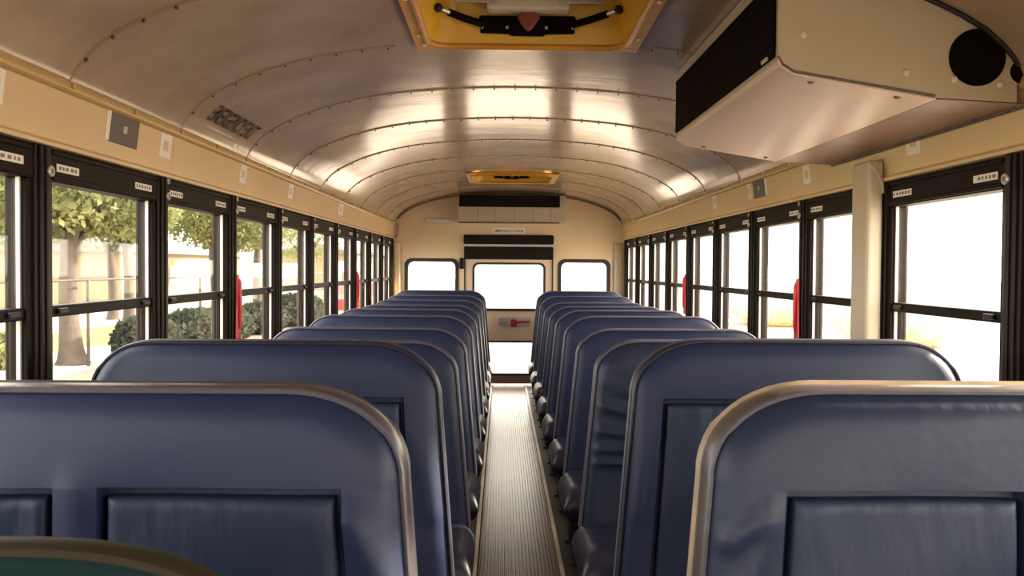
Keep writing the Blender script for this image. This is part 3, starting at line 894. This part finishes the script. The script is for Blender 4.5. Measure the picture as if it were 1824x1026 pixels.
def make_backrest(name, m, root, y0, recl, S, ztop, zb, T, panels, nx_=30, seed=0, folds=(), puff=.012):
    bounds, topz, sa = S
    rng = random.Random(seed)
    xa0, xw0 = bounds(ztop - .16)
    W = abs(xw0 - xa0)
    # nominal columns: distance from the aisle edge
    cols = list(EDGE) + [W - e for e in EDGE]
    for k in range(1, nx_): cols.append(.05 + (W - .1) * k / nx_)
    brk = []
    for (p0, p1, pz1) in panels:
        for e in (p0 - .012, p1 + .012):
            brk += [e - .004, e, e + .001]
    cols = [c for c in cols if all(abs(c - b) > .006 for b in brk)] + brk
    cols = sorted(set(round(c, 5) for c in cols if 0 <= c <= W))
    rows = [ztop - e for e in [0, .0008, .0025, .006, .012, .02, .03, .042, .056, .072, .09, .11, .135, .16]]
    zz = ztop - .19
    while zz > zb: rows.append(zz); zz -= (.011 if folds else .03)
    rows.append(zb)
    if panels:
        zt = panels[0][2] + .016
        rows = [r for r in rows if abs(r - zt) > .007] + [zt + .004, zt, zt - .001]
    rows = sorted(set(round(r, 5) for r in rows), reverse=True)
    ph = [rng.uniform(0, 6) for _ in range(6)]
    def xmap(c, z):
        a, w = bounds(z)
        return a + (w - a) * c / W
    def depth(c, z):
        x = xmap(c, z)
        a, w = bounds(z)
        h = min(abs(x - a), abs(w - x)); v = max(0.0, topz(x) - z)
        if h <= 1e-9 or v <= 1e-9: return 0.0
        return h * v / math.hypot(h, v)
    R_ = .05
    def prof(d):
        q = min(1.0, d / R_)
        return math.sqrt(max(0, 1 - (1 - q) ** 2))
    def yline(z): return y0 - (ztop - z) * math.tan(recl)
    def front(c, z):
        d = depth(c, z)
        x = xmap(c, z)
        e = T * prof(d)
        inn = min(1, max(0, (d - .01) / .12))
        e += puff * inn
        e += inn * (.0035 * math.sin(9 * x + 6 * z + ph[0]) + .0025 * math.sin(23 * z - 11 * x + ph[1]))
        for (ca, za, cb, zb_, amp, wid) in folds:
            # ridge along a segment
            dx, dz = cb - ca, zb_ - za
            L2 = dx * dx + dz * dz
            tt = ((c - ca) * dx + (z - za) * dz) / L2
            if -.05 < tt < 1.05:
                dist = (dx * (z - za) - dz * (c - ca)) / math.sqrt(L2)
                e += amp * min(1, max(0, (d - .004) / .03)) * math.exp(-(dist / wid) ** 2) * min(1, max(0, min(tt + .05, 1.05 - tt) * 8))
        return yline(z) - e
    verts = []; faces = []
    nr, nc = len(rows), len(cols)
    for z in rows:
        for c in cols:
            y = front(c, z)
            for (p0, p1, pz1) in panels:
                if p0 - .0115 < c < p1 + .0115 and z < pz1 + .0155: y += .032
            verts.append((xmap(c, z), y, z))
    for i in range(nr - 1):
        for j in range(nc - 1):
            faces.append((i * nc + j, i * nc + j + 1, (i + 1) * nc + j + 1, (i + 1) * nc + j))
    o = len(verts)
    for z in rows:
        for c in cols:
            verts.append((xmap(c, z), yline(z) + T * .9 * prof(depth(c, z)), z))
    for i in range(nr - 1):
        for j in range(nc - 1):
            faces.append((o + i * nc + j, o + (i + 1) * nc + j, o + (i + 1) * nc + j + 1, o + i * nc + j + 1))
    for j in range(nc - 1):      # close the bottom
        a = (nr - 1) * nc + j
        faces.append((a, a + 1, o + a + 1, o + a))
    mb = MB(); mb.add(verts, faces)
    # weld the rim: front and back meet where depth is 0
    ob = mb.build(name, m, root, smooth=True, angle=50)
    import bmesh
    bm = bmesh.new(); bm.from_mesh(ob.data)
    bmesh.ops.remove_doubles(bm, verts=bm.verts, dist=.0006)
    bmesh.ops.recalc_face_normals(bm, faces=bm.faces)
    bm.to_mesh(ob.data); bm.free()
    ob.data.shade_smooth()
    ob.data.set_sharp_from_angle(angle=math.radians(50))
    return xmap, front, yline, W, rows

def make_panel(root, xmap, front, p0, p1, z1, zb, m, seed, amp=.0022):
    rng = random.Random(seed)
    n, k = 16, 22
    def g(n, w):
        e = [0, .0015, .005, .012]
        return sorted(set(e + [w - q for q in e] + [w * i / n for i in range(1, n) if .014 < w * i / n < w - .014]))
    us = g(n, p1 - p0); vs_ = g(k, z1 - zb)
    verts = []; faces = []
    ph = [rng.uniform(0, 6) for _ in range(3)]
    for v in vs_:
        z = z1 - v
        for u in us:
            d = min(u, p1 - p0 - u, v, z1 - zb - v)
            q = min(1, d / .012)
            e = .012 * math.sqrt(max(0, 1 - (1 - q) ** 2))
            inn = min(1, d / .03)
            pl = amp * inn * math.exp(-v / .12) * math.sin(95 * u + 2.5 * math.sin(30 * v + ph[0]) + ph[1])
            verts.append((xmap(p0 + u, z), front(p0 + u, z) + .012 - e - pl, z))
    nc = len(us); nr = len(vs_)
    for i in range(nr - 1):
        for j in range(nc - 1):
            faces.append((i * nc + j, i * nc + j + 1, (i + 1) * nc + j + 1, (i + 1) * nc + j))
    o = len(verts)
    rim = [j for j in range(nc)] + [i * nc + nc - 1 for i in range(1, nr)] + [(nr - 1) * nc + j for j in range(nc - 2, -1, -1)] + [i * nc for i in range(nr - 2, 0, -1)]
    for r in rim:
        x, y, z = verts[r]; verts.append((x, y + .017, z))
    L = len(rim)
    for i in range(L):
        faces.append((rim[i], rim[(i + 1) % L], o + (i + 1) % L, o + i))
    faces.append(tuple(range(o, o + L)))
    mb = MB(); mb.add(verts, faces)
    return mb.build('child_seat_panel', m, root, smooth=True, angle=50)

def cushion(root, x0, x1, y0, y1, z0, z1, m, seed):
    rng = random.Random(seed)
    us = sorted(set([0, .006, .018, .035, .06] + [1 - q for q in [0, .006, .018, .035, .06]] + [i / 14 for i in range(1, 14)]))
    vs_ = sorted(set([0, .012, .04, .08, .14] + [1 - q for q in [0, .012, .04, .08, .14]] + [i / 8 for i in range(2, 7)]))
    ph = rng.uniform(0, 6)
    verts = []; faces = []
    def rc(d, r):
        q = min(1, max(0, d / r)); return math.sqrt(max(0, 1 - (1 - q) ** 2))
    for lay in (0, 1):
        for v in vs_:
            for u in us:
                x = x0 + (x1 - x0) * u; y = y0 + (y1 - y0) * v
                du = min(u, 1 - u) * (x1 - x0) if x1 > x0 else min(u, 1 - u) * (x0 - x1)
                dv = min(v, 1 - v) * (y1 - y0)
                e = rc(du, .055) * rc(dv, .06)
                h = (z1 - z0) * .55
                if lay == 0: z = z0 + (z1 - z0) * .45 + h * e + .004 * math.sin(8 * x + ph) * e
                else: z = z0 + (z1 - z0) * .45 - (z1 - z0) * .45 * e
                verts.append((x, y, z))
    nc, nr = len(us), len(vs_)
    N = nc * nr
    for i in range(nr - 1):
        for j in range(nc - 1):
            a = i * nc + j
            faces.append((a, a + 1, a + nc + 1, a + nc))
            faces.append((N + a, N + a + nc, N + a + nc + 1, N + a + 1))
    mb = MB(); mb.add(verts, faces)
    ob = mb.build('cushion', m, root, smooth=True, angle=60)
    import bmesh
    bm = bmesh.new(); bm.from_mesh(ob.data)
    bmesh.ops.remove_doubles(bm, verts=bm.verts, dist=.0005)
    bmesh.ops.recalc_face_normals(bm, faces=bm.faces)
    bm.to_mesh(ob.data); bm.free()
    ob.data.shade_smooth()

ROWY = [1.42, 2.22, 3.10, 3.87, 4.63, 5.39, 6.13, 6.88, 7.60, 8.33]
TOPL = [.978, .984, .912, .905, .918, .915, .908, .915, .930, .953]
TOPR = [.982, .994, .920, .906, .920, .915, .906, .903, .928, .953]
ORD = ['front', 'second', 'third', 'fourth', 'fifth', 'sixth', 'seventh', 'eighth', 'ninth', 'rearmost']
RECL = math.radians(5)
for sg in (-1, 1):
    side = 'left' if sg < 0 else 'right'
    for r in range(10):
        Y = ROWY[r]; zt = (TOPL if sg < 0 else TOPR)[r]
        tall = r < 2
        if tall:
            lab = {(-1, 0): 'nearest left bus seat, navy vinyl with two folding panels, in the front row',
                   (1, 0): 'nearest right bus seat, creased navy vinyl with folding panels, in the front row',
                   (-1, 1): 'tall navy bus seat with folding panels left of the aisle, second row',
                   (1, 1): 'tall navy bus seat with folding panels right of the aisle, second row'}[(sg, r)]
        else:
            lab = 'plain navy vinyl bus seat %s of the aisle, %s' % (side, (ORD[r] + ' row from the front') if r < 9 else 'rearmost row by the back wall')
        if sg > 0 and r == 2:
            lab = 'navy bus seat with wrinkled cover right of the aisle, in the third row'
        if sg < 0:
            xa_b, xa_s, xw_b, xw_s = -.168, -.215, -1.098, -1.085
        else:
            xa_b, xa_s, xw_b, xw_s = .205, .258, 1.098, 1.088
        root = empty('bus_seat', (sg * .63, Y - .05, 0), lab, 'bus seat', 'bus seats ' + side + ' of the aisle')
        zb = .27
        if tall: rxa, rxw, rz = .19, .15, .15
        else: rxa, rxw, rz = .16, .14, .13
        S = seat_shape(zt, xa_b, xa_s, xw_b, xw_s, rxa, rxw, rz, zb)
        W = abs(xw_s - xa_s)
        panels = []; folds = []
        T = .062 if r == 0 else .048 if tall else .042
        if tall:
            off = .105 if sg < 0 else .125
            if (sg, r) == (1, 1): off = .085
            if (sg, r) == (-1, 1): off = .10
            wp = .345 if r == 0 else .335
            pz = .817 if r == 0 else .836
            panels = [(off, off + wp, pz), (off + wp + .088, min(off + 2 * wp + .088, W - .06), pz)]
            if (sg, r) == (-1, 0):
                folds = [(off - .02, .805, .002, .60, .018, .026), (off + wp + .044, .85, off + wp + .05, .62, .008, .03), (.03, .93, .02, .62, .008, .012)]
            elif (sg, r) == (1, 0):
                folds = [(off - .02, .815, .02, .74, .012, .014), (off - .03, .79, .04, .60, .012, .012)]
            else:
                folds = [(off - .02, .80, .02, .55, .006, .03)]
        elif (sg, r) == (1, 2):
            folds = [(.16, .80, .02, .84, .010, .016), (.17, .72, .02, .79, .012, .018), (.17, .66, .02, .70, .012, .016), (.17, .60, .02, .61, .010, .014), (.17, .55, .02, .545, .009, .012), (.17, .50, .02, .50, .009, .010)]
        mm = 'vinylworn' if (sg, r) in ((1, 0), (1, 2)) else 'vinyl'
        xmap, front, yline, W, rows = make_backrest('backrest', mm, root, Y, RECL, S, zt, zb, T, panels, nx_=(64 if folds else 34) if tall else (56 if folds else 20), seed=r * 2 + (sg > 0), folds=folds)
        for k, (p0, p1, pz) in enumerate(panels):
            pn = make_panel(root, xmap, front, p0, p1, pz, .33, 'panel', r * 10 + k, .0034 if r == 0 else .0022)
            mb = MB(); pc = (p0 + p1) / 2
            yb_ = front(pc, .40) - .004
            mb.box(xmap(pc - .03, .4), xmap(pc + .03, .4), yb_ - .006, yb_, .39, .42)
            mb.build('panel_strap', 'pipingdark', pn, bevel=.003)
        # edge band round the back and its piping
        bounds, topz, sa = S
        pts = []
        for z in [zb + .0] + [zb + (zt - rz - zb) * k / 8 for k in range(1, 9)]: pts.append((bounds(z)[0], z))
        for k in range(1, 13):
            a = k / 12 * PI / 2
            z = zt - rz + rz * math.sin(a) ** (2 / 2.15)
            pts.append((bounds(z)[0], z))
        for k in range(1, 6):
            pts.append((xa_s + sa * (rxa + (W - rxa - rxw) * k / 6), zt))
        for k in range(12, 0, -1):
            a = k / 12 * PI / 2
            z = zt - rz + rz * math.sin(a) ** (2 / 2.15)
            pts.append((bounds(z)[1], z))
        for k in range(8, -1, -1):
            z = zb + (zt - rz - zb) * k / 8
            pts.append((bounds(z)[1], z))
        for dy, rad, m_, nm in ((-T * .55, .0052, 'pipingdark' if tall and r == 1 else ('edge' if r == 0 else 'piping'), 'piping'), (T * .50, .0075 + .003 * (sg > 0) if r == 0 else .0050, ('edgesunlit' if sg > 0 else 'edgedull') if r == 0 else 'piping', 'rear_piping')):
            mb = MB()
            mid = len(pts) / 2
            # sit on the rounded rim
            ins = .0045
            loop = []
            cxm = (xa_s + xw_s) / 2
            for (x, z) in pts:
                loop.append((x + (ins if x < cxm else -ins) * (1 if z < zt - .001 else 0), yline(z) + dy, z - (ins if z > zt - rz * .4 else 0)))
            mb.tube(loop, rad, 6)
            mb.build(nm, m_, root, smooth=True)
        if r == 0:
            mb = MB(); vs = []; fs = []
            n = len(pts)
            for i, (x, z) in enumerate(pts):
                p0, p1 = pts[max(0, i - 1)], pts[min(n - 1, i + 1)]
                dx, dz = p1[0] - p0[0], p1[1] - p0[1]; l = math.hypot(dx, dz) or 1
                ox, oz = dz / l, -dx / l
                if ox * (x - cxm) + oz * (z - .5) < 0: ox, oz = -ox, -oz
                for (q, o_) in ((-.52, -.0050), (-.3, .0005), (0, .0025), (.3, .0005), (.52, -.0050)):
                    vs.append((x + ox * o_, yline(z) + q * T, z + oz * o_))
            for i in range(n - 1):
                for k in range(4):
                    fs.append((i * 5 + k, i * 5 + k + 1, (i + 1) * 5 + k + 1, (i + 1) * 5 + k))
            mb.add(vs, fs)
            mb.build('edge_band', 'edgeband' if sg > 0 else 'edgedull', root, smooth=True)
        # cushion faces the front of the bus (towards the viewer)
        yb0 = yline(.32) - T
        cx0, cx1 = (-.150, -1.10) if sg < 0 else (.178, 1.10)
        cushion(root, cx0, cx1, yb0 - .375, yb0 + .02, .165, .305, 'cushion', r + 3 * sg)
        # steel frame
        xl = cx0 + sg * .06
        mb = MB()
        mb.box(cx0 + sg * .03, cx1 - sg * .02, yb0 - .33, yb0 - .30, .145, .170); mb.box(cx0 + sg * .03, cx1 - sg * .02, yb0 - .02, yb0 + .01, .145, .170)
        mb.box(cx0 + sg * .04, cx0 + sg * .07, yb0 - .30, yb0 - .02, .145, .170)
        mb.box(cx1 - sg * .02, sg * 1.134, yb0 - .33, yb0 + .01, .142, .170)
        mb.build('seat_frame', 'leg', root)
        for yy in (yb0 - .30, yb0 - .01):
            mb = MB(); mb.tube([(xl, yy, .155), (xl, yy + (.02 if yy < yb0 - .1 else -.01), .02), (xl, yy + (.02 if yy < yb0 - .1 else -.01), .0)], .0145, 8)
            lg = mb.build('leg', 'leg', root, smooth=True)
            mb = MB(); mb.box(xl - .028, xl + .028, yy - .03, yy + .045, .0005, .007)
            mb.build('foot_plate', 'leg', lg)
        mb = MB(); mb.tube([(xl, yb0 - .05, .17), (xl, yline(.29), .29)], .013, 8); mb.build('back_tube', 'leg', root, smooth=True)

# padded crash barrier in front of the first left seat
t = empty('crash_barrier', (-.70, .85, 0), 'teal padded crash barrier with olive brown edge at the lower left corner', 'crash barrier')
S = seat_shape(.897, -.292, -.302, -1.10, -1.095, .22, .10, .10, .25)
xmap, front, yline, W, rows = make_backrest('barrier_pad', 'barrier', t, .86, 0.0, S, .895, .25, .014, [], nx_=20, seed=77, puff=.004)
bounds, topz, sa = S
mb = MB()
pts = [(bounds(z)[0], z) for z in (.25, .4, .55, .7, .76)]
for k in range(0, 13):
    a = k / 12 * PI / 2
    z = .797 + .10 * math.sin(a) ** (2 / 2.15)
    pts.append((bounds(z)[0], z))
for k in range(1, 6): pts.append((-.302 - .22 - (.793 - .32) * k / 6, .897))
for k in range(12, -1, -1):
    a = k / 12 * PI / 2
    z = .797 + .10 * math.sin(a) ** (2 / 2.15)
    pts.append((bounds(z)[1], z))
pts += [(bounds(z)[1], z) for z in (.7, .5, .25)]
# wrap-round edge band
n = len(pts); vs = []; fs = []
for i, (x, z) in enumerate(pts):
    p0, p1 = pts[max(0, i - 1)], pts[min(n - 1, i + 1)]
    dx, dz = p1[0] - p0[0], p1[1] - p0[1]; l = math.hypot(dx, dz) or 1
    nx_, nz_ = dz / l, -dx / l
    if nx_ * (x + .7) + nz_ * (z - .5) < 0: nx_, nz_ = -nx_, -nz_
    for (o_, y) in ((-.006, -.019), (.001, -.017), (.005, -.010), (.006, 0), (.005, .010), (.001, .017), (-.006, .019)):
        vs.append((x + nx_ * o_, .86 + y, z + nz_ * o_))
for i in range(n - 1):
    for k in range(6):
        fs.append((i * 7 + k, i * 7 + k + 1, (i + 1) * 7 + k + 1, (i + 1) * 7 + k))
mb.add(vs, fs)
mb.build('edge_band', 'barrieredge', t, smooth=True)
for x in (-.36, -1.03):
    mb = MB(); mb.tube([(x, .86, .0), (x, .86, .26)], .018, 10); mb.build('leg', 'leg', t, smooth=True)

# ------------------------------------------------------------------ outside
ZG = -.9
mb = MB(); mb.box(-90, 90, -60, 160, ZG - .3, ZG)
struct(mb.build('ground', 'asphalt'))
mb = MB(); mb.box(-8.2, -1.6, -20, 30, ZG, ZG + .004)
struct(mb.build('driveway', 'drive'))
mb = MB(); mb.box(-13.5, -8.9, 22.5, 72, ZG, ZG + .004); mb.box(-30, -10.6, -10, 22.5, ZG, ZG + .004)
tag(mb.build('lawn', 'grass'), 'bright yellow-green mown lawn beyond the fence on the left', 'lawn', kind='stuff')

def leaves(mb, c, rx, ry, rz, n, size, rng, shell=.55):
    for _ in range(n):
        while True:
            p = Vector((rng.uniform(-1, 1), rng.uniform(-1, 1), rng.uniform(-1, 1)))
            if shell < p.length < 1: break
        q = Vector((c[0] + p.x * rx, c[1] + p.y * ry, c[2] + p.z * rz))
        a = Vector((rng.gauss(0, 1), rng.gauss(0, 1), rng.gauss(0, 1))).normalized()
        b = a.orthogonal().normalized()
        s = size * rng.uniform(.6, 1.3)
        a = a * s; b = b * s * .55
        mb.add([q - a, q + b, q + a, q - b], [(0, 1, 2, 3)])
def tree(x, y, th, tr, crown, lab, m, seed, flare=1.6):
    rng = random.Random(seed)
    t = empty('tree', (x, y, ZG), lab, 'tree', 'trees beyond the fence on the left')
    mb = MB()
    zs = [0, .12, .35, .9, 1.6, 2.4, th]
    mb.tube([(x + .06 * math.sin(z * 1.3 + seed), y + .05 * math.cos(z), ZG + z) for z in zs], [tr * flare, tr * (1 + (flare - 1) * .6), tr * (1 + (flare - 1) * .3), tr * 1.05, tr * .95, tr * .85, tr * .65], 14)
    tip = (x, y, ZG + th)
    for k in range(5):
        a = k * 1.26 + seed
        mb.tube([(x, y, ZG + th - .5), (x + .7 * math.cos(a), y + .7 * math.sin(a), ZG + th + .4), (x + 1.6 * math.cos(a), y + 1.6 * math.sin(a), ZG + th + 1.4)], [tr * .5, tr * .35, tr * .12], 7)
    mb.build('trunk', 'bark', t, smooth=True)
    mb = MB()
    for (dx, dy, dz, rx, ry, rz, n) in crown:
        leaves(mb, (x + dx, y + dy, ZG + dz), rx, ry, rz, int(n * 1.5), .085, rng, .2)
    mb.build('foliage', m, t)
tree(-9.0, 18.4, 2.9, .19, [(0, 0, 4.35, 2.3, 2.3, 1.75, 6500), (-.9, .6, 3.2, 1.3, 1.3, .7, 1500), (.9, .4, 3.3, 1.2, 1.2, .7, 1500)], 'nearest grey tree trunk by the fence outside the second left window', 'leafa', 3, 1.9)
tree(-13.8, 21.8, 2.6, .16, [(0, 0, 4.5, 2.0, 2.0, 2.0, 6000), (.3, -.3, 2.8, 1.3, 1.3, .8, 1500)], 'green leafy tree outside the first left window', 'leafb', 5)
tree(-10.7, 25.2, 3.0, .15, [(0, 0, 4.7, 1.9, 1.9, 2.0, 5000)], 'thin-trunked green tree behind the nearest one in the second left window', 'leafb', 6)
tree(-9.6, 29.5, 3.0, .19, [(0, 0, 4.6, 2.5, 2.5, 2.0, 8000), (.6, .4, 3.2, 1.3, 1.3, .7, 1200)], 'yellow-green tree outside the third left window', 'leafa', 7)
tree(-10.8, 39, 3.2, .2, [(0, 0, 5.2, 2.8, 3.6, 2.3, 5500)], 'yellow-green tree outside the fourth left window', 'leafa', 9)
tree(-14.8, 33.5, 3.0, .17, [(0, 0, 4.9, 2.9, 2.9, 2.3, 4500)], 'hazy green tree standing before the tan house, left of its pair', 'leafb', 13)
tree(-14.3, 46.5, 3.0, .17, [(0, 0, 5.2, 2.6, 3.4, 2.6, 4500)], 'hazy green tree standing before the tan house, right of its pair', 'leafb', 14)
tree(-13.4, 60, 3.0, .22, [(0, 0, 4.6, 2.9, 4.0, 2.4, 4000)], 'far low tree seen through the fifth and sixth left windows', 'leafa', 11)
def bush(x, y, r, h, lab, m, seed, n=1500, group='bushes along the fence on the left'):
    rng = random.Random(seed)
    t = empty('bush', (x, y, ZG), lab, 'bush', group)
    mb = MB(); mb.ball((x, y, ZG + h * .45), 1, r * .82, r * .82, h * .48, 12, 8); mb.build('inner_growth', m, t, smooth=True)
    mb = MB(); leaves(mb, (x, y, ZG + h * .48), r, r, h * .52, n, .085, rng, .78); mb.build('foliage', m, t)
bush(-7.6, 18.8, .72, 1.0, 'dark round bush beside the nearest grey tree trunk', 'leafdark', 1)
bush(-7.35, 21.0, .85, 1.05, 'dark bush outside the third left window, left of its pair', 'leafdark', 2)
bush(-7.5, 23.6, .85, 1.0, 'dark bush outside the third left window, right of its pair', 'leafdark', 3)
bush(-7.4, 27.0, .85, 1.0, 'dark bush outside the fourth left window', 'leafdark', 4)
bush(-7.3, 30.5, .9, 1.15, 'dark bush outside the fifth left window', 'leafdark', 5)
bush(-7.5, 33.4, .8, 1.0, 'farthest dark bush along the fence', 'leafdark', 6)
bush(-9.8, 17.6, .55, .75, 'small bright green bush left of the nearest tree trunk', 'leafa', 7)
# fence
t = empty('chain_fence', (-8.55, 18, ZG), 'dark thin metal rail fence running along the left outside', 'fence')
mb = MB(); mb.tube([(-8.5, 10.8, .86), (-8.5, 70, .86)], .028, 8); mb.build('rail', 'fence', t, smooth=True)
for y in (11.4, 18.1, 24.8, 31.5, 38.2, 44.9, 51.6):
    mb = MB(); mb.tube([(-8.5, y, ZG), (-8.5, y, .88)], .036, 8); mb.build('post', 'fence', t, smooth=True)
# buildings and car
def house(x0, x1, y0, y1, h, lab, seed):
    t = empty('house', ((x0 + x1) / 2, (y0 + y1) / 2, ZG), lab, 'house')
    mb = MB(); mb.box(x0, x1, y0, y1, ZG, ZG + h); mb.build('house_wall', 'house', t)
    xm = (x0 + x1) / 2
    mb = MB(); mb.prism([(x0 - .4, ZG + h - .05), (x1 + .4, ZG + h - .05), (xm, ZG + h + .9)], 'y', y0 - .4, y1 + .4); mb.build('roof', 'roof', t)
    k = 0
    y = y0 + 2
    while y < y1 - 2:
        mb = MB(); mb.box(x1, x1 + .03, y - .6, y + .6, ZG + 1.0, ZG + 2.1); f = mb.build('window', 'house', t)
        mb = MB(); mb.box(x1 + .03, x1 + .04, y - .5, y + .5, ZG + 1.08, ZG + 2.02); mb.build('pane', 'pane', f)
        y += 4.2
house(-24, -17.2, 40, 58, 2.7, 'tan low house behind the trees on the left', 1)
house(-20, -12.5, 76, 96, 3.2, 'far tan low house seen through the rear left windows', 2)
t = empty('car', (-6.1, 37.5, ZG), 'red car parked outside the rear left windows', 'car')
cx_, cy_ = -6.1, 37.5
mb = MB(); mb.prism([(cy_ - 2.1, ZG + .3), (cy_ - 2.1, ZG + .78), (cy_ - 1.1, ZG + .92), (cy_ - .5, ZG + 1.38), (cy_ + .9, ZG + 1.40), (cy_ + 1.6, ZG + .95), (cy_ + 2.1, ZG + .88), (cy_ + 2.1, ZG + .3)], 'x', cx_ - .85, cx_ + .85); mb.build('body', 'carred', t, bevel=.06, seg=3)
for s in (-1, 1):
    mb = MB(); mb.prism([(cy_ - .95, ZG + .95), (cy_ - .48, ZG + 1.30), (cy_ + .85, ZG + 1.32), (cy_ + 1.35, ZG + .97)], 'x', cx_ + s * .853, cx_ + s * .858); mb.build('side_window', 'pane', t)
    for yy in (-1.3, 1.3):
        mb = MB(); mb.cyl((cx_ + s * .70, cy_ + yy, ZG + .31), (cx_ + s * .87, cy_ + yy, ZG + .31), .31, 20); mb.build('wheel', 'tyre', t, smooth=True)
# pale scrub on the bright side
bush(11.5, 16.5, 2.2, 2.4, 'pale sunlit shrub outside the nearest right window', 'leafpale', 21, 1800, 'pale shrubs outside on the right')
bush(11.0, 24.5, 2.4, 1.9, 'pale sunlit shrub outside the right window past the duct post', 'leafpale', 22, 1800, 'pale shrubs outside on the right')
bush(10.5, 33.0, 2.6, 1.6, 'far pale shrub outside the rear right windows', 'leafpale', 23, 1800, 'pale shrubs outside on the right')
